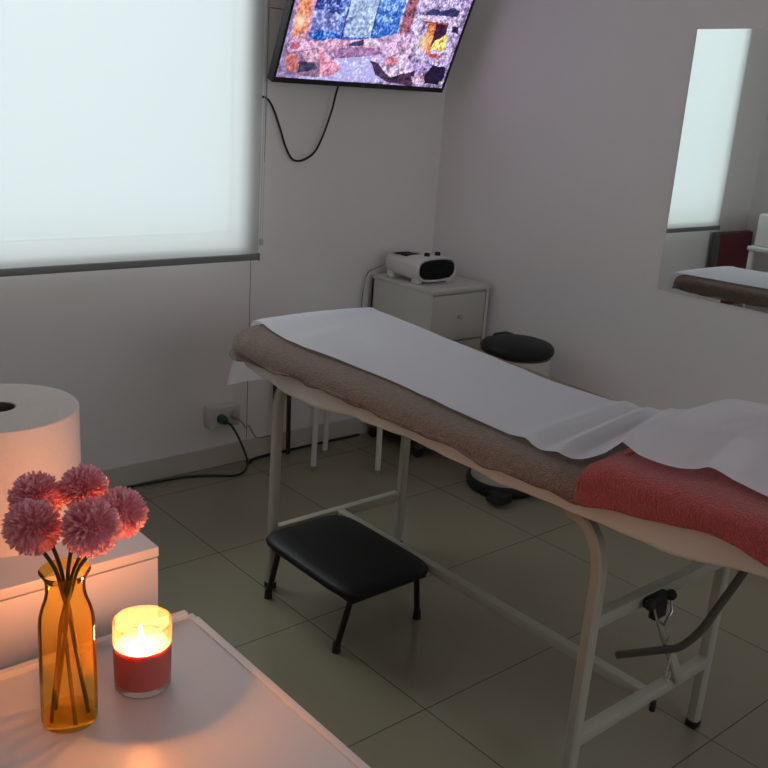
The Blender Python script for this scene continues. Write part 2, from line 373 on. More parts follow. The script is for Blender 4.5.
POLYS = [
((205,150,175),[(0.036,0.116),(0.011,0.48),(0.096,0.48),(0.107,0.17),(0.034,0.144)]),
((228,140,105),[(0.039,0.172),(0.026,0.48),(0.077,0.48),(0.088,0.187)]),
((75,105,205),[(0.107,0.17),(0.096,0.48),(0.378,0.48),(0.387,0.187),(0.247,0.174)]),
((55,112,215),[(0.366,0.48),(0.493,0.48),(0.507,0.224),(0.439,0.182),(0.38,0.186)]),
((120,128,205),[(0.111,0.203),(0.103,0.262),(0.121,0.278),(0.179,0.275),(0.232,0.258),(0.228,0.201)]),
((50,65,150),[(0.1,0.275),(0.099,0.48),(0.128,0.48),(0.23,0.262),(0.228,0.253),(0.139,0.275)]),
((170,195,240),[(0.245,0.48),(0.367,0.48),(0.385,0.192),(0.258,0.184)]),
((25,85,190),[(0.102,0.188),(0.159,0.198),(0.242,0.195),(0.245,0.178),(0.177,0.162),(0.11,0.17)]),
((110,130,200),[(0.239,0.254),(0.28,0.258),(0.267,0.228),(0.243,0.226)]),
((60,62,115),[(0.244,0.48),(0.248,0.48),(0.253,0.174),(0.248,0.174)]),
((60,62,115),[(0.372,0.48),(0.376,0.48),(0.388,0.192),(0.383,0.192)]),
((190,190,230),[(0.493,0.48),(0.501,0.48),(0.513,0.223),(0.505,0.223)]),
((150,92,112),[(0.503,0.48),(0.562,0.48),(0.566,0.224),(0.52,0.222)]),
((182,165,215),[(0.562,0.48),(0.798,0.48),(0.817,0.244),(0.823,0.093),(0.622,0.126),(0.571,0.23)]),
((55,58,105),[(0.615,0.315),(0.643,0.328),(0.693,0.324),(0.755,0.343),(0.788,0.334),(0.786,0.308),(0.62,0.303)]),
((205,182,222),[(0.601,0.299),(0.813,0.297),(0.812,0.277),(0.617,0.28)]),
((150,75,75),[(0.617,0.28),(0.751,0.276),(0.758,0.262),(0.633,0.267)]),
((230,132,92),[(0.641,0.273),(0.69,0.27),(0.704,0.17),(0.671,0.157)]),
((62,30,60),[(0.689,0.273),(0.753,0.271),(0.76,0.228),(0.702,0.175)]),
((255,205,120),[(0.712,0.207),(0.741,0.221),(0.761,0.241),(0.773,0.229),(0.776,0.163),(0.702,0.175)]),
((178,88,90),[(0.682,0.165),(0.768,0.149),(0.761,0.132),(0.684,0.152)]),
((42,30,60),[(0.779,0.27),(0.814,0.273),(0.817,0.245),(0.787,0.249)]),
((188,178,240),[(0.061,-0.003),(0.197,0.067),(0.256,0.103),(0.459,0.131),(0.5,0.027)]),
((165,145,200),[(0.484,0.068),(0.636,0.127),(0.823,0.093),(0.841,0.039),(0.5,0.027)]),
((208,162,195),[(0.032,0.13),(0.073,0.162),(0.159,0.161),(0.213,0.175),(0.269,0.171),(0.357,0.184),(0.433,0.196),(0.454,0.143),(0.415,0.129),(0.255,0.106),(0.205,0.131),(0.038,0.111)]),
((200,165,205),[(0.433,0.196),(0.502,0.218),(0.575,0.22),(0.62,0.163),(0.582,0.123),(0.494,0.141),(0.454,0.143)]),
((160,118,165),[(0.227,0.135),(0.318,0.153),(0.448,0.158),(0.455,0.14),(0.411,0.124),(0.255,0.106)]),
((58,58,100),[(0.294,0.153),(0.312,0.17),(0.357,0.183),(0.366,0.159)]),
((222,205,235),[(0.364,0.165),(0.386,0.189),(0.439,0.182),(0.446,0.165)]),
((225,182,210),[(0.204,0.15),(0.231,0.177),(0.271,0.166),(0.264,0.15)]),
((185,105,130),[(0.039,0.126),(0.041,0.147),(0.07,0.152),(0.087,0.135),(0.074,0.122)]),
((140,108,140),[(0.028,0.087),(0.038,0.111),(0.103,0.122),(0.161,0.137),(0.195,0.125),(0.204,0.027),(0.086,0.029),(0.049,0.036)]),
((205,160,190),[(0.093,0.116),(0.157,0.132),(0.184,0.085),(0.126,0.085)]),
((192,112,112),[(0.03,0.092),(0.049,0.11),(0.081,0.101),(0.099,0.069),(0.093,0.041),(0.064,0.042),(0.041,0.064)]),
((65,66,98),[(0.096,0.088),(0.169,0.079),(0.187,0.061),(0.1,0.039)]),
((226,150,178),[(0.161,0.137),(0.195,0.125),(0.262,0.087),(0.289,0.064),(0.259,0.041),(0.209,0.03),(0.184,0.085)]),
((195,172,215),[(0.407,0.118),(0.478,0.145),(0.593,0.139),(0.662,0.08),(0.546,0.044),(0.482,0.048)]),
((75,55,85),[(0.417,0.108),(0.463,0.096),(0.546,0.044),(0.538,0.029),(0.466,0.052)]),
((66,42,68),[(0.545,0.047),(0.661,0.082),(0.669,0.019),(0.541,0.028)]),
((205,130,150),[(0.486,0.124),(0.529,0.139),(0.565,0.104),(0.514,0.089)]),
((36,26,56),[(0.718,0.069),(0.743,0.109),(0.818,0.104),(0.826,0.071),(0.822,0.033),(0.727,0.031)]),
((200,165,190),[(0.651,0.059),(0.708,0.074),(0.734,0.032),(0.67,0.03)]),
((215,205,200),[(0.807,0.039),(0.81,0.051),(0.825,0.049),(0.83,0.038),(0.818,0.032)])  # pale dot: reflection on the screen painted into the picture
]
nu, nv = 320, 180
uu = bz+(TW-2*bz)*(np.arange(nu)+.5)/nu; vv = bzb+(TH-bz-bzb)*(np.arange(nv)+.5)/nv
UU, VV = np.meshgrid(uu, vv)
rng = np.random.default_rng(3)
def vnoise(n):
    g = rng.random((n+2, int(n*1.8)+2)); a = (VV-bzb)/(TH)*n; b = (UU/TW)*n*1.78
    i = a.astype(int); k = b.astype(int); fa = a-i; fb = b-k
    return (g[i, k]*(1-fa)+g[i+1, k]*fa)*(1-fb)+(g[i, k+1]*(1-fa)+g[i+1, k+1]*fa)*fb
n1, n2, n3 = vnoise(14), vnoise(38), vnoise(85)
img = np.zeros((nv, nu, 3)); img[:] = (150, 130, 175)
wob_u = UU+.006*(n1-.5)+.003*(n2-.5); wob_v = VV+.006*(vnoise(16)-.5)+.003*(vnoise(36)-.5)
for col, poly in POLYS:
    ins = np.zeros(UU.shape, bool); n = len(poly)
    for i in range(n):
        (x1, y1), (x2, y2) = poly[i], poly[(i+1) % n]
        cnd = ((y1 > wob_v) != (y2 > wob_v))
        xi = (x2-x1)*(wob_v-y1)/((y2-y1) if y2 != y1 else 1e-9)+x1
        ins ^= cnd & (wob_u < xi)
    img[ins] = col
n4 = rng.random((nv, nu)); amp = .45*(n2-.5)+1.0*(n3-.5)+.2*(n1-.5)+.35*(n4-.5)+.5*np.abs(vnoise(60)-.5)*np.sign(n2-.45)
stone = (UU > .50)
blue = (img[..., 2] > img[..., 0]*1.25) & (img[..., 2] > 120)
pale = np.where(blue, np.clip((n2*.6+n3*.7-.55)*1.6, 0, .75), 0)[..., None]
img = img*(1-pale)+np.array((185, 200, 240))*pale
rug = (np.abs(img-np.array((188, 178, 240))).sum(-1) < 12)
img = img*(1+np.where(rug, .22, np.where(blue, .55, np.where(stone, .85, .6)))*amp)[..., None]
for gx, gy, gr, gc, ga in ((.058, .225, .022, (255, 232, 200), 1.), (.655, .20, .03, (255, 225, 150), .8), (.33, .40, .10, (190, 215, 255), .5)):
    k = ga*np.exp(-((UU-gx)**2+(VV-gy)**2)/(gr*gr)); img = img*(1-k[..., None])+np.array(gc)*k[..., None]
img = np.clip(img, 8, 255)/255.
lin = np.where(img <= .04045, img/12.92, ((img+.055)/1.055)**2.4)
b = bmesh.new(); me = bpy.data.meshes.new('screen')
ue = bz+(TW-2*bz)*np.arange(nu+1)/nu; ve = bzb+(TH-bz-bzb)*np.arange(nv+1)/nv
verts = [tuple(tvp(u, v, .001)-Vector(tv['origin'])) for v in ve for u in ue]
faces = [(i*(nu+1)+k, i*(nu+1)+k+1, (i+1)*(nu+1)+k+1, (i+1)*(nu+1)+k) for i in range(nv) for k in range(nu)]
me.from_pydata(verts, [], faces)
ca = me.color_attributes.new('picture', 'FLOAT_COLOR', 'CORNER')
arr = np.ones((nv*nu, 4, 4), np.float32); arr[:, :, :3] = lin.reshape(-1, 1, 3)
ca.data.foreach_set('color', arr.ravel())
m, nt, out = new_mat('lit_screen')
at = N(nt, 'ShaderNodeVertexColor', layer_name='picture'); e = N(nt, 'ShaderNodeEmission', Strength=TVS)
gl = N(nt, 'ShaderNodeBsdfGlossy', Roughness=.25); gl.inputs[0].default_value = (.02, .02, .02, 1); ad = N(nt, 'ShaderNodeAddShader')
nt.links.new(at.outputs[0], e.inputs[0]); nt.links.new(e.outputs[0], ad.inputs[0]); nt.links.new(gl.outputs[0], ad.inputs[1]); nt.links.new(ad.outputs[0], out.inputs[0])
me.materials.append(m); b.free()
so = bpy.data.objects.new('screen', me); COL.objects.link(so); so.parent = tv
c = MB(); c.box(.86, 1.02, .640, .6545, 1.60, 1.84, .004)
c.tube([(.94, .645, 1.74), tvp(.42, .24, -.05)], .022, n=4).build('wall_bracket', M['dark_metal'], tv)
c = MB(); c.tube(spline([tvp(.335, .03, -.035), (.852, .60, 1.47), (.845, .615, 1.40), (.822, .63, 1.31), (.79, .635, 1.245), (.755, .64, 1.216), (.715, .64, 1.205), (.68, .64, 1.215), (.65, .64, 1.26), (.625, .64, 1.32), (.595, .64, 1.385), (.56, .63, 1.425), (.525, .625, 1.435), (.48, .625, 1.43)], 8), .0042, n=8)
c.build('power_cable', M['rubber'], tv)

# ------------------------------------------------------------------ wall mirror
o = MB().box(XR-.006, XR-.0005, -1.40, -.533, .868, 1.748, .001, 1).build('wall_mirror', M['mirror'], smooth=False)
tag(o, 'frameless rectangular mirror on the right wall reflecting the bright blind', 'mirror'); recentre(o, (XR-.003, -.95, .868))

# ------------------------------------------------------------------ massage table
bed = thing('massage_table', 'long white tubular massage table covered with towels and paper', 'massage table', (.26, -.95, 0))
LX = (.005, .515); LY = (-.28, -1.44)
def leg(x, y, s):
    x1 = x+.006
    pts = [(x, y, .016), (x+.003, y, .3), (x1, y, .567)]
    for k in range(1, 7):
        a = k/6*PI/2; pts.append((x1, y+s*.07*(1-math.cos(a)), .567+.115*math.sin(a)))
    pts.append((x1, y+s*.088, .684)); return MB().tube(pts, .0138, n=16, square=True)
for xi, yi in ((0, 0), (0, 1), (1, 0), (1, 1)):
    if True:
        y, s = LY[yi], (-1, 1)[yi]; x = ((.015, -.004), (.532, .510))[xi][yi]
        l = leg(x, y, s).build('leg', M['bed_metal'], bed)
        MB().box(x-.0142, x+.0142, y-.0142, y+.0142, 0, .022, .003).build('rubber_foot', M['rubber'], l)
for x in (.032, .462): MB().box(x-.0125, x+.0125, -1.46, -.16, .6895, .7195, .003).build('side_rail', M['bed_metal'], bed)
for y in LY: MB().box(LX[0], LX[1], y-.013, y+.013, .176, .205, .003).build('stretcher', M['bed_metal'], bed)
MB().box(.252, .280, LY[1], LY[0], .178, .204, .003).build('long_stretcher', M['bed_metal'], bed)
MB().cyl((.272, -1.455, .155), (.272, -1.455, .18), .007).build('bolt', M['rubber'], bed)
MB().box(LX[0], LX[1], -1.453, -1.427, .456, .486, .003).build('cross_rail', M['bed_metal'], bed)
br = MB(); br.box(.160, .232, -1.472, -1.452, .458, .482, .004)
for x in (.157, .235): br.sphere((x, -1.473, .474), .0125, u=12, v=8)
br.box(.185, .228, -1.474, -1.455, .425, .462, .004)
br = br.build('ratchet_bracket', M['rubber'], bed)
MB().tube([(.172, -1.475, .462), (.178, -1.482, .437), (.205, -1.484, .415), (.235, -1.482, .437), (.236, -1.475, .462)], .003, n=8).build('wire_clip', M['chrome'], br)
sm = MB()
for d in (-.008, 0., .008): sm.tube([(.215+d, -1.460, .435), (.365+d, -1.458, .200)], .0065, n=8, square=True)
sm.cyl((.268, -1.470, .352), (.268, -1.462, .352), .006).build('strut', M['bed_metal'], bed)
MB().tube(spline([(.26, -1.352, .250), (.26, -1.405, .285), (.26, -1.455, .318), (.26, -1.50, .350), (.26, -1.54, .410), (.26, -1.568, .480), (.26, -1.60, .562), (.26, -1.64, .672)], 6), .0088, n=12).build('support_lever', M['dark_metal'], bed)
MB().tube([(.290, -1.470, .322), (.278, -1.474, .305), (.270, -1.474, .275), (.274, -1.472, .248), (.290, -1.47, .235), (.305, -1.464, .242)], .0028, n=8).build('wire_hook', M['bed_metal'], bed)
pd = MB(); pd.box(.0, .47, -1.43, -.13, .720, .752, .014, 3); pd.build('pad', M['pad'], bed)
pd = MB(); pd.box(-.015, .53, -1.93, -1.435, .715, .752, .014, 3)
for v in pd.bm.verts: v.co.z += max(0, (-1.44-v.co.y))*.10
pd.build('raised_head_pad', M['pad'], bed)

def side_far(base, slope, ymin): return lambda y: base+slope*max(y, ymin)
def drape(xn, xf, yend, yhead, rc, rcf, ztop, zbot, wr, full=False, rings=9, inturn=False, seed=1, edge_r=.045):
    """cloth laid over the couch: top sheet, rounded edges and hanging skirt; returns an MB"""
    rnd = random.Random(seed); path = []
    def seg(a, b, n): return [(a[0]+(b[0]-a[0])*i/n, a[1]+(b[1]-a[1])*i/n) for i in range(n)]
    half = []
    ny = 90
    if full: half += [((xn+xf(yend))/2+(xn+rc-(xn+xf(yend))/2)*i/14, yend) for i in range(14)]; y0 = yend+rc; half += [(xn+rc-rc*math.sin(a), yend+rc-rc*math.cos(a)) for a in [PI/2*k/8 for k in range(8)]]
    else: y0 = yend
    near = half+seg((xn, y0), (xn, yhead-rc), ny)+[(xn+rc-rc*math.cos(a), yhead-rc+rc*math.sin(a)) for a in [PI/2*k/10 for k in range(10)]]
    xm = (xn+xf(yhead))/2; near += [(xn+rc+(xm-xn-rc)*i/16, yhead) for i in range(17)]
    def mirror_pt(p):
        x, y = p; t = (x-xn)/(2*(xm-xn)) if xm != xn else 0
        w = xf(y)-xn; wn = 2*(xm-xn)
        return (xf(y)-(x-xn), y)
    nb = ny+len(half)
    def far_pt(i):
        x, y = near[i]
        if i < nb: yy = y0+(yhead-rcf-y0)*(y-y0)/(yhead-rc-y0) if y >= y0 else y; return (xf(yy)-(x-xn), yy)
        if i < nb+10: a = PI/2*(i-nb)/10; X = xf(yhead-rcf); return (X-rcf+rcf*math.cos(a), yhead-rcf+rcf*math.sin(a))
        k = i-nb-10; X = xf(yhead-rcf)-rcf; return (X+(xm-X)*k/16, yhead)
    path = near+[far_pt(i) for i in range(len(near)-2, -1, -1)]
    n = len(path); cx = lambda y: (xn+xf(y))/2
    nrm = []
    for i in range(n):
        a = path[max(0, i-1)]; b2 = path[min(n-1, i+1)]; tx, ty = b2[0]-a[0], b2[1]-a[1]; L = math.hypot(tx, ty) or 1
        nrm.append((-ty/L, tx/L))
    ph = [rnd.random()*6 for _ in range(6)]
    s = 0; rows = []
    prof = [(edge_r*1.3, 0.)]+[(edge_r*(1-math.sin(a)), -edge_r*.8*(1-math.cos(a))) for a in [PI/2*k/5 for k in range(1, 6)]]
    for i, (x, y) in enumerate(path):
        if i: s += math.hypot(x-path[i-1][0], y-path[i-1][1])
        zt = ztop(y); zb = zbot(y, 'far' if x > cx(y) else 'near'); row = []
        w1 = math.sin(s*23+ph[0])+.7*math.sin(s*41+ph[1])+.5*math.sin(s*67+ph[2])
        w2 = math.sin(s*31+ph[3])+.6*math.sin(s*57+ph[4])
        for ins, dz in prof: row.append(Vector((x-nrm[i][0]*ins, y-nrm[i][1]*ins, zt+dz)))
        z0 = zt+prof[-1][1]
        zb2 = zb+wr*.35*w2
        for k in range(1, rings+1):
            t = k/rings; off = wr*w1*t*.5+wr*.4*math.sin(t*5+s*19+ph[5])*t
            row.append(Vector((x+nrm[i][0]*off, y+nrm[i][1]*off, z0+(zb2-z0)*t)))
        if inturn:
            for q, dz in ((.010, -.005), (.022, -.004)):
                row.append(Vector((x-nrm[i][0]*q, y-nrm[i][1]*q, zb2+dz)))
        rows.append(row)
    mb = MB()
    V = [[mb.bm.verts.new(p) for p in r] for r in rows]
    for i in range(n-1):
        for k in range(len(V[0])-1): mb.bm.faces.new((V[i][k], V[i][k+1], V[i+1][k+1], V[i+1][k]))
    if full:
        for k in range(len(V[0])-1): mb.bm.faces.new((V[n-1][k], V[n-1][k+1], V[0][k+1], V[0][k]))
    mseg = 8; prev = None
    for i in range(n//2):
        a, b2 = V[i][0], V[n-1-i][0]
        cur = [a]
        for k in range(1, mseg):
            t = k/mseg; co = a.co.lerp(b2.co, t); co.z = ztop(co.y); cur.append(mb.bm.verts.new(co))
        cur.append(b2)
        if prev:
            for k in range(mseg): mb.bm.faces.new((prev[k], prev[k+1], cur[k+1], cur[k]))
        prev = cur
    mid = V[n//2][0]
    for k in range(mseg): mb.bm.faces.new((prev[k], prev[k+1], mid))
    return mb
def cloth(o, t, sub=0):
    md = o.modifiers.new('thickness', 'SOLIDIFY'); md.thickness = t; md.offset = -1
    if sub: sb = o.modifiers.new('smooth', 'SUBSURF'); sb.levels = sub; sb.render_levels = sub

ZW = [(-1.97, .755), (-1.79, .742), (-1.74, .735), (-1.668, .716), (-1.588, .706), (-1.394, .703), (-1.196, .693), (-1.01, .699), (-.873, .698), (-.707, .690), (-.524, .666), (-.364, .670), (-.21, .690), (0, .70)]
zraise = lambda y: .070*(1-smoothstep(-1.46, -1.30, y))+.02*max(0, min(1, (-1.46-y)/.5))
ztb = lambda y: .770
ztr = lambda y: .768+zraise(y)-.008
mb = drape(-.038, side_far(.555, .062, -1.1), -1.955, -.045, .20, .07, lambda y: .755+.055*(1-smoothstep(-1.56, -1.42, y)), lambda y, s: interp(ZW, y) if s == 'near' else .70, .0035, full=True, inturn=True, seed=4, edge_r=.03)
o = mb.build('fitted_sheet', M['sheet'], angle=80); tag(o, 'off-white fitted sheet hanging below the towels on the massage table', 'sheet'); recentre(o, (.26, -.95, .70)); cloth(o, .0015)
ZBB = [(-1.41, .734), (-1.2, .731), (-1.03, .738), (-.83, .733), (-.66, .736), (-.48, .730), (-.27, .714), (-.1, .700), (0, .690)]
mb = drape(-.056, side_far(.588, .075, -1.1), -1.408, -.012, .19, .07, ztb, lambda y, s: interp(ZBB, y) if s == 'near' else .705, .009, seed=11)
o = mb.build('towel', M['taupe'], angle=80); tag(o, 'taupe brown terry towel spread over the long flat part of the massage table', 'towel'); recentre(o, (.26, -.7, .72)); cloth(o, .005)
ZBR = [(-1.97, .79), (-1.79, .772), (-1.74, .785), (-1.65, .778), (-1.5, .752), (-1.42, .735), (-1.39, .738)]
mb = drape(-.060, lambda y: .575, -1.97, -1.392, .015, .015, ztr, lambda y, s: interp(ZBR, y) if s == 'near' else .755, .004, seed=5, edge_r=.04)
# the coral towel is open at the flat side: drop its closing skirt there
kill = [f for f in mb.bm.faces if all(v.co.y > -1.3965 for v in f.verts) and f.calc_center_median().z < ztr(-1.39)-.02 and f.calc_center_median().x > -.03]
bmesh.ops.delete(mb.bm, geom=kill, context='FACES')
o = mb.build('towel', M['coral'], angle=80); tag(o, 'coral red terry towel over the raised end of the massage table', 'towel'); recentre(o, (.26, -1.7, .75)); cloth(o, .005)

# couch paper
NE = [(.030, .012, .566), (.046, .011, .635), (.095, .010, .705), (.105, .000, .757), (.088, -.045, .777), (.092, -.075, .777), (.075, -.14, .777), (.060, -.21, .777), (.040, -.345, .777), (.055, -.556, .777), (.055, -.755, .777), (.030, -.96, .777), (.022, -1.18, .777),
      (.012, -1.227, .777), (.010, -1.26, .777), (.012, -1.305, .777), (.028, -1.345, .782), (.060, -1.372, .797), (.080, -1.392, .815), (.032, -1.432, .836), (-.004, -1.515, .846), (.012, -1.59, .848), (.045, -1.612, .849), (.04, -1.66, .851), (.018, -1.74, .853), (.0, -1.85, .857), (0, -1.96, .862)]
FE = [(.535, .012, .566), (.54, .011, .66), (.545, .009, .72), (.55, .001, .762), (.556, -.04, .777), (.550, -.08, .777), (.545, -.14, .777), (.535, -.21, .777), (.518, -.345, .777), (.482, -.556, .777), (.455, -.755, .777), (.437, -.93, .777), (.432, -1.06, .777),
      (.440, -1.13, .775), (.445, -1.18, .775), (.450, -1.215, .775), (.465, -1.25, .778), (.485, -1.28, .788), (.515, -1.31, .808), (.545, -1.36, .836), (.548, -1.42, .845), (.548, -1.46, .848), (.55, -1.55, .850), (.55, -1.66, .853), (.55, -1.82, .857), (.55, -1.96, .862)]
na = spline(NE, 6); fa_ = spline(FE, 6); nc = 44; P = []
rr = random.Random(9)
waves = [(rr.uniform(-9, 9), rr.uniform(4, 16), rr.random()*6, rr.uniform(.0006, .0016)) for _ in range(9)]
def folds(x, y):
    d = sum(a*math.sin(kx*x+ky*y+p) for kx, ky, p, a in waves)
    def ridge(y0, k, wd, h, xa=-1, xb=2):
        q = (y-(y0+k*x))/wd; f = smoothstep(xa, xa+.12, x)*(1-smoothstep(xb-.12, xb, x)); return h*max(0, 1-abs(q))*f
    d *= 1.8
    d += ridge(-1.20, .07, .045, .018)+ridge(-1.295, .15, .035, .020)+ridge(-.33, .30, .06, .005)+ridge(-.62, -.1, .03, .004, .1, .4)
    d += ridge(-1.44, .37, .045, .019)+ridge(-1.62, .30, .055, .018, -.2, .33)+ridge(-1.72, .1, .06, .010, .1, .5)+ridge(-.9, .2, .05, .005)
    return d
for a, b2 in zip(na, fa_):
    row = []
    for k in range(nc+1):
        t = k/nc; q = a.lerp(b2, t)
        flap = smoothstep(.0, .02, q.y)
        f = folds(q.x, q.y)*(.35+.65*smoothstep(0, .12, min(t, 1-t)*.9+.03))
        bulge = 0
        if -1.50 < q.y < -1.2: bulge = .004*math.sin(PI*t)
        row.append(Vector((q.x, q.y+flap*.004*math.sin(q.x*20), q.z+(1-flap)*(max(f, -.0012)+bulge+.0025))))
    P.append(row)
mb = MB().grid(P); mb = mb.build('couch_paper', M['couch_paper'], angle=70)
tag(mb, 'white disposable paper sheet lying over both towels on the massage table', 'paper sheet'); recentre(mb, (.26, -.9, .78))

# ------------------------------------------------------------------ black footstool
st = thing('footstool', 'low black padded footstool standing by the massage table legs', 'footstool', (.12, -.55, 0))
def plan(hx_, hy_, z, e=6.5, n=64):
    r = []
    for k in range(n):
        a = 2*PI*k/n; ca, sa = math.cos(a), math.sin(a); f = (abs(ca)**e+abs(sa)**e)**(-1/e)
        r.append(Vector((.086+hx_*.97*f*ca, -.546+hy_*.975*f*sa, z)))
    return r
secs = [plan(.03, .05, .229), plan(.09, .13, .2285), plan(.13, .185, .2265), plan(.150, .212, .223), plan(.158, .221, .218), plan(.161, .225, .211), plan(.160, .224, .204), plan(.155, .213, .198), plan(.14, .196, .196)]
n = 64; c = MB(); c.poly([p for q in secs for p in q], [(i*n+k, i*n+(k+1) % n, (i+1)*n+(k+1) % n, (i+1)*n+k) for i in range(len(secs)-1) for k in range(n)]+[tuple(range(n)), tuple((len(secs)-1)*n+k for k in range(n))])
seat = c.build('seat', M['black_vinyl'], st, angle=70)
MB().box(-.045, .225, -.74, -.364, .182, .1965, .004).build('seat_frame', M['black_plastic'], seat)
for tx, ty, fx, fy in ((-.030, -.385, -.024, -.328), (-.030, -.720, -.030, -.672), (.205, -.720, .272, -.668), (.205, -.385, .276, -.33)):
    fx2 = fx; fy2 = fy
    l = MB().tube([(tx, ty, .185), (fx2, fy2, .012)], .0085, n=14).build('leg', M['black_plastic'], st)
    MB().cyl((fx2, fy2, 0), (fx2, fy2, .03), .0125, .0105).build('rubber_foot', M['rubber'], l)

# ------------------------------------------------------------------ pedal bin
bc = (1.237, -.118)
bn = thing('pedal_bin', 'pedal bin with black lid and pale body between the massage table and right wall', 'bin', (bc[0], bc[1], 0))
MB().lathe((bc[0], bc[1], 0), [(.0, .004), (.138, .004), (.145, .012), (.147, .03), (.143, .045), (.128, .047), (.126, .03)]).build('base_ring', M['rubber'], bn)
MB().lathe((bc[0], bc[1], 0), [(.0, .03), (.128, .03), (.130, .05), (.131, .55), (.0, .55)]).build('bucket', M['bin_body'], bn)
c = MB().lathe((bc[0], bc[1], 0), [(.0, .610), (.05, .609), (.105, .605), (.130, .597), (.139, .588), (.141, .580), (.140, .566), (.134, .560), (.0, .560)])
lid = c.build('lid', M['black_plastic'], bn)
MB().box(bc[0]+.02, bc[0]+.10, bc[1]+.105, bc[1]+.155, .54, .60, .01).build('hinge', M['black_plastic'], lid)
MB().box(bc[0]-.158, bc[0]-.10, bc[1]-.145, bc[1]-.065, .006, .040, .006).box(bc[0]-.19, bc[0]-.13, bc[1]-.155, bc[1]-.085, .016, .03, .004).build('pedal', M['rubber'], bn)

# ------------------------------------------------------------------ drawer cabinet with castors
dc = thing('drawer_unit', 'cream drawer cabinet on castors in the corner below the television', 'drawer cabinet', (1.29, .45, 0))
x0, x1, y0, y1 = 1.118, 1.462, .262, .628
MB().box(x0, x0+.016, y0, y1, .075, .722).box(x1-.016, x1, y0, y1, .075, .722).box(x0, x1, y1-.012, y1, .075, .722).box(x0, x1, y0, y1, .075, .095).box(x0+.016, x1-.016, y0+.02, y1-.012, .095, .722).build('body', M['cab'], dc, smooth=False)
MB().box(x0-.003, x1+.003, y0-.004, y1, .719, .737, .003).build('top', M['cab'], dc)
for k in range(3):
    z1 = .707-k*.204; z0 = z1-.197
    d = MB().box(x0+.019, x1-.019, y0+.002, y0+.018, z0, z1, .002).build('drawer', M['cab_front'], dc)
    MB().box((x0+x1)/2-.011, (x0+x1)/2+.011, y0-.020, y0+.002, (z0+z1)/2-.004, (z0+z1)/2+.010, .004).build('knob', M['chrome'], d)
for x in (x0+.035, x1-.035):
    for y in (y0+.035, y1-.035):
        k = MB().box(x-.012, x+.012, y-.018, y+.018, .04, .078, .004).build('castor', M['dark_metal'], dc)
        MB().cyl((x-.009, y, .026), (x+.009, y, .026), .026, n=24).build('wheel', M['rubber'], k)

# ------------------------------------------------------------------ fan heater
fh = thing('fan_heater', 'small white fan heater with dark front grille on top of the drawer cabinet', 'fan heater', (1.225, .45, .737))
hx, hz = 1.232, .797
def oval(y, a, h, e=3.2, n=48, dz=0):
    return [Vector((hx+a*math.copysign(abs(math.cos(2*PI*k/n))**(2/e), math.cos(2*PI*k/n)), y, hz+dz+h*math.copysign(abs(math.sin(2*PI*k/n))**(2/e), math.sin(2*PI*k/n)))) for k in range(n)]
secs = [oval(.365, .092, .034), oval(.352, .100, .042), oval(.350, .106, .048), oval(.356, .109, .051), oval(.40, .110, .050, 3.6), oval(.50, .108, .044, 4, dz=.002), oval(.562, .102, .038, 4, dz=.002), oval(.572, .095, .032, 4, dz=.002)]
c = MB(); vs = [p for s_ in secs for p in s_]; n = 48
c.poly(vs, [(i*n+k, i*n+(k+1) % n, (i+1)*n+(k+1) % n, (i+1)*n+k) for i in range(len(secs)-1) for k in range(n)]+[tuple(range((len(secs)-1)*n, len(secs)*n))])
c.build('casing', M['white_board'], fh)
c = MB(); c.poly(oval(.353, .0985, .041, 2.8), [tuple(range(48))])
for k in range(9):
    z = hz-.034+k*.0085; hw = .095*(1-abs((z-hz)/.045)**3)**.4
    c.box(hx-hw, hx+hw, .346, .353, z-.0012, z+.0012)
c.build('front_grille', M['black_plastic'], fh, smooth=False)
c = MB()
for r_ in range(2):
    for k in range(9): c.box(hx-.085+k*.010, hx-.080+k*.010, .455+r_*.05, .49+r_*.05, hz+.0435, hz+.0485-r_*.002)
c.build('air_slots', M['dark_gap'], fh, smooth=False)
for kx, ky in ((hx-.02, .40), (hx+.045, .405)): MB().lathe((kx, ky, hz+.046), [(.0, .018), (.010, .017), (.012, .012), (.012, 0), (0, 0)], 20).build('dial', M['black_plastic'], fh)
for kx in (hx-.082, hx+.082):
    for ky in (.385, .54): MB().box(kx-.014, kx+.014, ky-.02, ky+.02, .7373, .770, .006).build('foot', M['white_board'], fh)
MB().tube(spline([(hx-.09, .575, .79), (1.10, .60, .765), (1.085, .625, .74), (1.075, .635, .66), (1.07, .638, .5), (1.05, .638, .3), (1.0, .636, .115)], 8), .0032, n=8).build('power_cord', M['cord_light'], fh)

# ------------------------------------------------------------------ white stool behind the table
ws = thing('stool', 'white stool with slim round legs behind the massage table at the window wall', 'stool', (.865, .40, 0))
feet = [(.69, .42), (.84, .54), (.89, .25)]
cx_, cy_ = .807, .403
for fx, fy in feet:
    l = MB().tube([(fx+(cx_-fx)*.0, fy, .004), (fx+(cx_-fx)*.04, fy+(cy_-fy)*.04, .43)], .0115, n=14).build('leg', M['white_board'], ws)
    MB().cyl((fx, fy, 0), (fx, fy, .016), .0135).build('foot_cap', M['cord_light'], l)
MB().lathe((cx_, cy_, .425), [(0, 0), (.145, 0), (.152, .008), (.152, .022), (.146, .03), (0, .032)]).build('seat', M['white_board'], ws)

# ------------------------------------------------------------------ dark folded frame against the wall
df_ = thing('folding_stand', 'dark brown thin-legged folded stand leaning on the wall behind the massage table', 'stand', (.665, .62, 0))
for xa, xb in ((.618, .637), (.690, .706)):
    MB().tube([(xa, .600, .006), (xb, .634, .36), (xb+.012, .636, .55)], .0095, n=4).build('leg', M['brown_frame'], df_)
MB().box(.630, .735, .624, .642, .54, .565, .003).build('crossbar', M['brown_frame'], df_)
MB().box(.618, .71, .612, .630, .50, .515, .002).build('crossbar', M['brown_frame'], df_)

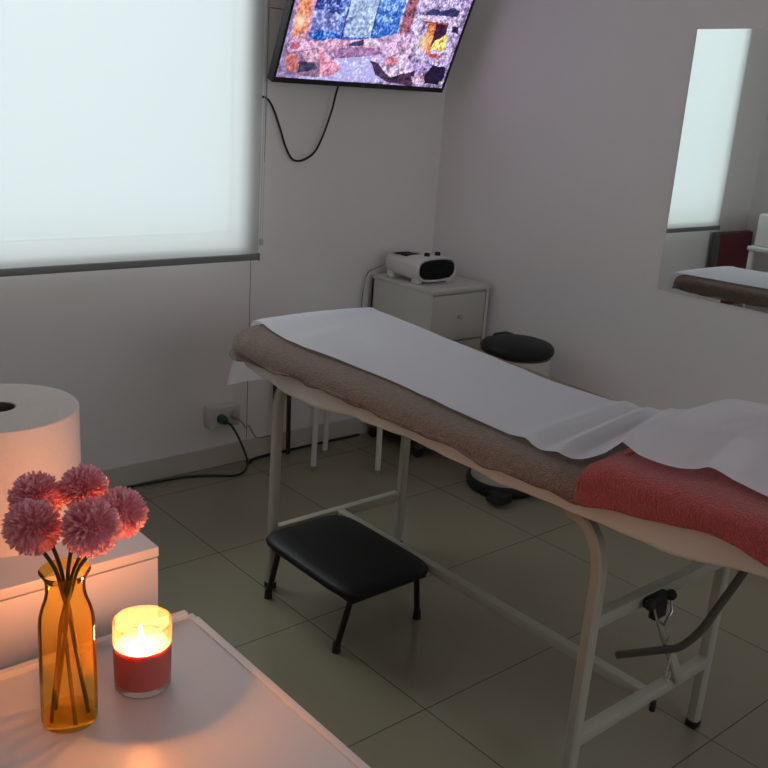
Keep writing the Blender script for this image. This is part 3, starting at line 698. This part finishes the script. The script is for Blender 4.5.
# ------------------------------------------------------------------ socket box, plugs and cables
sb = thing('socket_box', 'white surface-mounted power socket box low on the window wall', 'socket', (.37, .63, .22))
MB().box(.318, .452, .600, .655, .178, .266, .006).build('casing', M['outlet'], sb)
for x in (.345, .405): MB().lathe((0, 0, 0), [(0, 0), (.021, 0), (.021, .003), (.018, .004), (0, .004)], 24).bm.free()
for x in (.361, .418):
    c = MB().cyl((x, .602, .224), (x, .597, .224), .021, n=28); c.build('socket_face', M['outlet'], sb)
pc = thing('power_cord', 'green plug and dark green cable running from the socket box along the floor', 'power cord', (.40, .58, .15))
MB().tube([(.361, .5965, .221), (.362, .575, .219), (.365, .562, .214)], [.019, .018, .011], n=18).build('plug', M['plug_green'], pc)
MB().tube(spline([(.363, .572, .216), (.385, .562, .20), (.42, .570, .15), (.455, .585, .09), (.480, .595, .04), (.485, .59, .008), (.46, .56, .005), (.425, .528, .005), (.375, .518, .005), (.303, .562, .005), (.20, .605, .005), (.07, .618, .005), (-.05, .628, .005), (-.3, .63, .005), (-.6, .63, .005)], 8), .0048, n=8).build('cable', M['cord_green'], pc)
pl = thing('power_cord', 'pale plug with thin light cable in the socket box right of the green plug', 'power cord', (.42, .58, .2))
MB().tube([(.418, .5965, .226), (.420, .578, .222), (.425, .568, .216)], [.014, .013, .006], n=14).build('plug', M['cord_light'], pl)
MB().tube(spline([(.423, .572, .217), (.45, .575, .19), (.47, .59, .165), (.50, .61, .16), (.53, .628, .12), (.56, .634, .09), (.62, .634, .088)], 8), .0028, n=8).build('cable', M['cord_light'], pl)
o = MB().tube(spline([(.50, .60, .0055), (.54, .625, .0055), (.61, .632, .0055), (.75, .634, .0055), (.95, .634, .0055), (1.10, .632, .0055)], 10), .0052, n=8).build('cable', M['rubber'])
tag(o, 'black cable lying along the baseboard behind the massage table', 'cable'); recentre(o, (.8, .62, .0))

# ------------------------------------------------------------------ white cabinet carrying the paper roll
cb = thing('white_cabinet', 'white cabinet with one long drawer line behind the candle carrying the paper roll', 'cabinet', (-1.02, -.9, 0))
x0, x1, y0, y1, zt = -1.26, -.790, -1.118, -.68, .72
MB().box(x0, x1-.002, y0+.020, y1, .03, zt-.020).build('body', M['white_board'], cb, smooth=False)
MB().box(x0, x1, y0, y1, zt-.0175, zt, .0015).build('top', M['white_lacquer'], cb)
for z0, z1 in ((.42, .6995), (.05, .416)):
    MB().box(x0+.002, x1-.001, y0+.001, y0+.019, z0, z1, .0012).build('drawer', M['white_lacquer'], cb)
MB().box(x0+.02, x1-.02, y0+.04, y1-.02, 0, .03).build('plinth', M['dark_gap'], cb, smooth=False)

pr = thing('paper_roll', 'large white paper roll standing upright on the white cabinet', 'paper roll', (-.967, -.905, .72))
pcx = (-.967, -.905, .72); RR, RH, rh_ = .1265, .212, .027
MB().lathe(pcx, [(rh_, .001), (RR-.002, .0005), (RR, .003), (RR, RH-.003), (RR-.002, RH-.0005), (RR-.01, RH), (.09, RH-.001), (.06, RH), (rh_+.001, RH-.001), (rh_, RH-.003)], 96).build('paper', M['roll_paper'], pr, angle=50)
MB().lathe(pcx, [(rh_, .002), (rh_, RH-.002), (rh_-.002, RH-.002), (rh_-.002, .002), (rh_, .002)], 48).build('core', M['roll_core'], pr)

# ------------------------------------------------------------------ white side table with raised edges
tb = thing('side_table', 'white side table with raised edge strips in the foreground holding vase and candle', 'table', (-1.03, -1.56, 0))
x0, x1, y0, y1, zt = -1.27, -.787, -1.95, -1.226, .65
MB().box(x0, x1-.001, y0, y1-.001, zt-.022, zt, .0015).build('tabletop', M['white_lacquer'], tb)
MB().box(x0, x1-.014, y1-.0115, y1+.0005, zt-.022, zt+.0095, .0015).build('edge_strip', M['white_lacquer'], tb)
MB().box(x1-.0125, x1, y0, y1-.018, zt-.026, zt+.0018, .0008).build('edge_strip', M['white_lacquer'], tb)
for x in (x0+.03, x1-.045):
    for y in (y0+.04, y1-.05): MB().box(x-.016, x+.016, y-.016, y+.016, 0, zt-.022, .003).build('leg', M['white_board'], tb)
MB().box(x0+.02, x1-.035, y0+.03, y1-.04, .22, .238, .002).build('shelf', M['white_board'], tb)

# ------------------------------------------------------------------ amber vase
va = thing('vase', 'amber glass bottle vase holding pink pompom flowers on the side table', 'vase', (-1.0485, -1.369, .65))
VC = (-1.0475, -1.369, .6505)
outp = [(0, 0), (.032, .0), (.0345, .003), (.0355, .010), (.0355, .05), (.0353, .12), (.0350, .142), (.0335, .154), (.0300, .167), (.0262, .178), (.0243, .188), (.0242, .198), (.0255, .206), (.0300, .2145), (.0315, .217)]
c = MB().lathe(VC, outp+[(.0302, .2175), (.0275, .2135), (.0235, .205)], 64)
c.build('glass', M['amber_glass'], va, angle=60)
MB().lathe(VC, [(0, .006), (.033, .0065), (.0343, .010)], 64).build('thick_base', M['amber_glass'], va)

# pompom flowers: bloom + stem each
FL = [((-1.0765, -1.3476, 0.9246), 0.0348, 'pink pompom flower at the front left of the bunch in the amber vase'),
      ((-1.0281, -1.4065, 0.9362), 0.0362, 'pink pompom flower facing front in the middle of the bunch in the amber vase'),
      ((-0.9722, -1.3694, 0.926), 0.0332, 'pink pompom flower at the right side of the bunch nearest the candle'),
      ((-0.9869, -1.2902, 0.9345), 0.0318, 'pink pompom flower at the top back of the bunch'),
      ((-1.0414, -1.2647, 0.9233), 0.0347, 'pink pompom flower at the back left of the bunch before the paper roll')]
VX, VY = VC[0], VC[1]
foot = [(.008, -.026), (-.004, -.030), (-.024, -.012), (.024, .004), (.012, -.020)]
foot = [(.020, -.012), (-.004, -.028), (-.027, -.006), (-.012, .018), (.026, .006)]
def bloom(c, r, seed):
    rd = random.Random(seed); mb = MB(); c = Vector(c)
    mb.sphere(c, r*.55, u=16, v=10)
    n = 850
    for i in range(n):
        z = 1-2*(i+.5)/n; a = i*2.399963+rd.uniform(-.12, .12); q = math.sqrt(max(0, 1-z*z))
        d = Vector((q*math.cos(a), q*math.sin(a), z)); d = (d+Vector((rd.uniform(-.1, .1), rd.uniform(-.1, .1), rd.uniform(-.1, .1)))).normalized()
        t = d.cross(Vector((rd.uniform(-1, 1), rd.uniform(-1, 1), rd.uniform(-1, 1)))).normalized(); s_ = d.cross(t)
        L = r*rd.uniform(.88, 1.06); w = r*rd.uniform(.042, .064); cv = r*rd.uniform(.02, .10)
        p0 = c+d*r*.42; p1 = c+d*(L*.78)+s_*cv*.3; p2 = c+d*(L*.93)+s_*cv*.7; p3 = c+d*L+s_*cv
        mb.poly([p0-t*w*.5, p0+t*w*.5, p1-t*w*.9, p1+t*w*.9, p1+s_*w*.35, p2-t*w, p2+t*w, p2+s_*w*.3, p3-t*w*.75, p3-t*w*.25-d*w*.5, p3+t*w*.2+d*w*.2, p3+t*w*.75-d*w*.3],
                [(0, 4, 2), (0, 1, 4), (1, 3, 4), (2, 4, 7, 5), (4, 3, 6, 7), (5, 7, 9, 8), (7, 10, 9), (7, 6, 11, 10)])
    return mb
for i, (c, r, lab) in enumerate(FL):
    fx, fy = VX+foot[i][0], VY+foot[i][1]
    f = thing('pompom_flower', lab, 'flower', (fx, fy, .658), 'pink pompom flowers in the amber vase')
    bloom(c, r, 20+i).build('bloom', M['petal'], f, smooth=False, fixn=False)
    d = Vector((c[0]-VX, c[1]-VY, 0))
    a = i*1.257+.6
    nk = Vector((VX+.006*math.cos(a), VY+.006*math.sin(a), .80))
    mo = Vector((VX+min(.019, .3*d.length)*d.x/max(d.length, 1e-6), VY+min(.019, .3*d.length)*d.y/max(d.length, 1e-6), .866))
    MB().tube(spline([(fx, fy, .659), (fx*.7+nk.x*.3, fy*.7+nk.y*.3, .70), (fx*.3+nk.x*.7, fy*.3+nk.y*.7, .755), nk, (nk.x*.5+mo.x*.5, nk.y*.5+mo.y*.5, .832), mo, (c[0]*.6+mo.x*.4, c[1]*.6+mo.y*.4, c[2]-r*.9), (c[0], c[1], c[2]-r*.35)], 6), .0026, n=8).build('stem', M['stem'], f)

# ------------------------------------------------------------------ candle
cn = thing('candle', 'lit pink candle in a frosted glass jar on the side table', 'candle', (-.936, -1.352, .65))
CC = (-.936, -1.352, .6505)
MB().lathe(CC, [(0, 0), (.036, 0), (.0382, .003), (.0386, .01), (.0398, .098), (.0394, .0995), (.0386, .099), (.0382, .07)], 72).build('jar', M['jar_glass'], cn, angle=60)
MB().lathe(CC, [(0, .010), (.0375, .010), (.0385, .067), (.036, .0655), (.02, .0635), (.0, .063)], 64).build('wax', M['wax'], cn, angle=60)
fx, fy = CC[0]-.004, CC[1]-.003
wk = MB().tube([(fx, fy, CC[2]+.062), (fx, fy, CC[2]+.070), (fx+.001, fy, CC[2]+.074)], .0012, n=8).build('wick', M['wick'], cn)
MB().lathe((fx, fy, CC[2]+.069), [(0, 0), (.0028, .003), (.0043, .008), (.0040, .013), (.0024, .020), (.0008, .026), (0, .028)], 20).build('flame', M['flame'], cn)
l = bpy.data.lights.new('candle_light', 'POINT'); l.energy = CANDLE; l.color = (1, .33, .085); l.shadow_soft_size = .012
lo = bpy.data.objects.new('candle_light', l); COL.objects.link(lo); lo.location = (fx, fy, CC[2]+.0795)

# ------------------------------------------------------------------ seen only in the mirror: left end of the window wall
ch_ = thing('padded_panel', 'burgundy padded panel with dark edge leaning on the window wall seen in the mirror', 'panel', (-1.0, .57, 0))
lean = lambda z: .05*z/.82
c = MB(); c.box(-1.285, -.892, .548, .575, .03, .812, .008, 3)
for v in c.bm.verts: v.co.y += lean(v.co.z)
c.build('padding', M['red_vinyl'], ch_)
c = MB(); c.box(-1.29, -.866, .572, .590, .0, .815, .003); c.box(-.888, -.866, .545, .573, .0, .815, .003)
for v in c.bm.verts: v.co.y += lean(v.co.z)
c.build('back_board', M['dark_metal'], ch_)
wt = thing('white_table', 'small white table beside the burgundy panel seen in the mirror', 'table', (-1.06, .23, 0))
MB().box(-1.29, -.84, .08, .388, .748, .775, .008).build('tabletop', M['white_lacquer'], wt)
for x in (-1.27, -.865):
    for y in (.105, .363): MB().box(x-.014, x+.014, y-.014, y+.014, 0, .748, .003).build('leg', M['white_board'], wt)
o = MB().box(-1.27, -.885, .12, .372, .7755, .965, .012, 3).build('white_box', M['white_board']); tag(o, 'plain white box on the small white table seen in the mirror', 'box')
recentre(o, (-1.08, .245, .7755))

# ------------------------------------------------------------------ light: overcast day behind the blind, plus added fill behind the camera
a = bpy.data.lights.new('daylight', 'AREA'); a.shape = 'RECTANGLE'; a.size = 2.6; a.size_y = 2.4; a.energy = DAY; a.color = (.96, 1, .995)
ao = bpy.data.objects.new('daylight', a); COL.objects.link(ao); ao.location = (-.17, 1.35, .45); ao.rotation_euler = (-PI/2, 0, 0)
a2 = bpy.data.lights.new('back_fill_light', 'AREA'); a2.shape = 'RECTANGLE'; a2.size = 2.2; a2.size_y = 1.8; a2.energy = BACK; a2.color = (1, .985, 1)  # invented source behind the camera, added to brighten the room
ao2 = bpy.data.objects.new('back_fill_light', a2); COL.objects.link(ao2); ao2.location = (0, YB-.7, 1.8); ao2.rotation_euler = (PI/2-.15, 0, 0)
a3 = bpy.data.lights.new('daylight_sky', 'AREA'); a3.shape = 'RECTANGLE'; a3.size = 3.6; a3.size_y = 2.6; a3.energy = SKY; a3.color = (.95, 1, 1)
ao3 = bpy.data.objects.new('daylight_sky', a3); COL.objects.link(ao3); ao3.location = (-.8, 4.2, 4.9); ao3.rotation_euler = (Vector((.1, -.2, 1.0))-ao3.location).to_track_quat('-Z', 'Y').to_euler()
wd = bpy.data.worlds.new('sky'); S.world = wd; wd.use_nodes = True
bg = wd.node_tree.nodes.get('Background') or wd.node_tree.nodes.new('ShaderNodeBackground')
bg.inputs[0].default_value = (.75, .86, 1, 1); bg.inputs[1].default_value = .6
wo = wd.node_tree.nodes.get('World Output') or wd.node_tree.nodes.new('ShaderNodeOutputWorld'); wd.node_tree.links.new(bg.outputs[0], wo.inputs[0])

for o in bpy.data.objects:
    if 'origin' in o: del o['origin']
S.view_settings.view_transform = 'Standard'; S.view_settings.look = 'None'; S.view_settings.gamma = 1; S.view_settings.exposure = EXPO
S.view_settings.use_curve_mapping = False
S.cycles.use_denoising = True
S.cycles.max_bounces = 12; S.cycles.diffuse_bounces = 6; S.cycles.transparent_max_bounces = 16; S.cycles.transmission_bounces = 8
S.cycles.sample_clamp_indirect = 4.
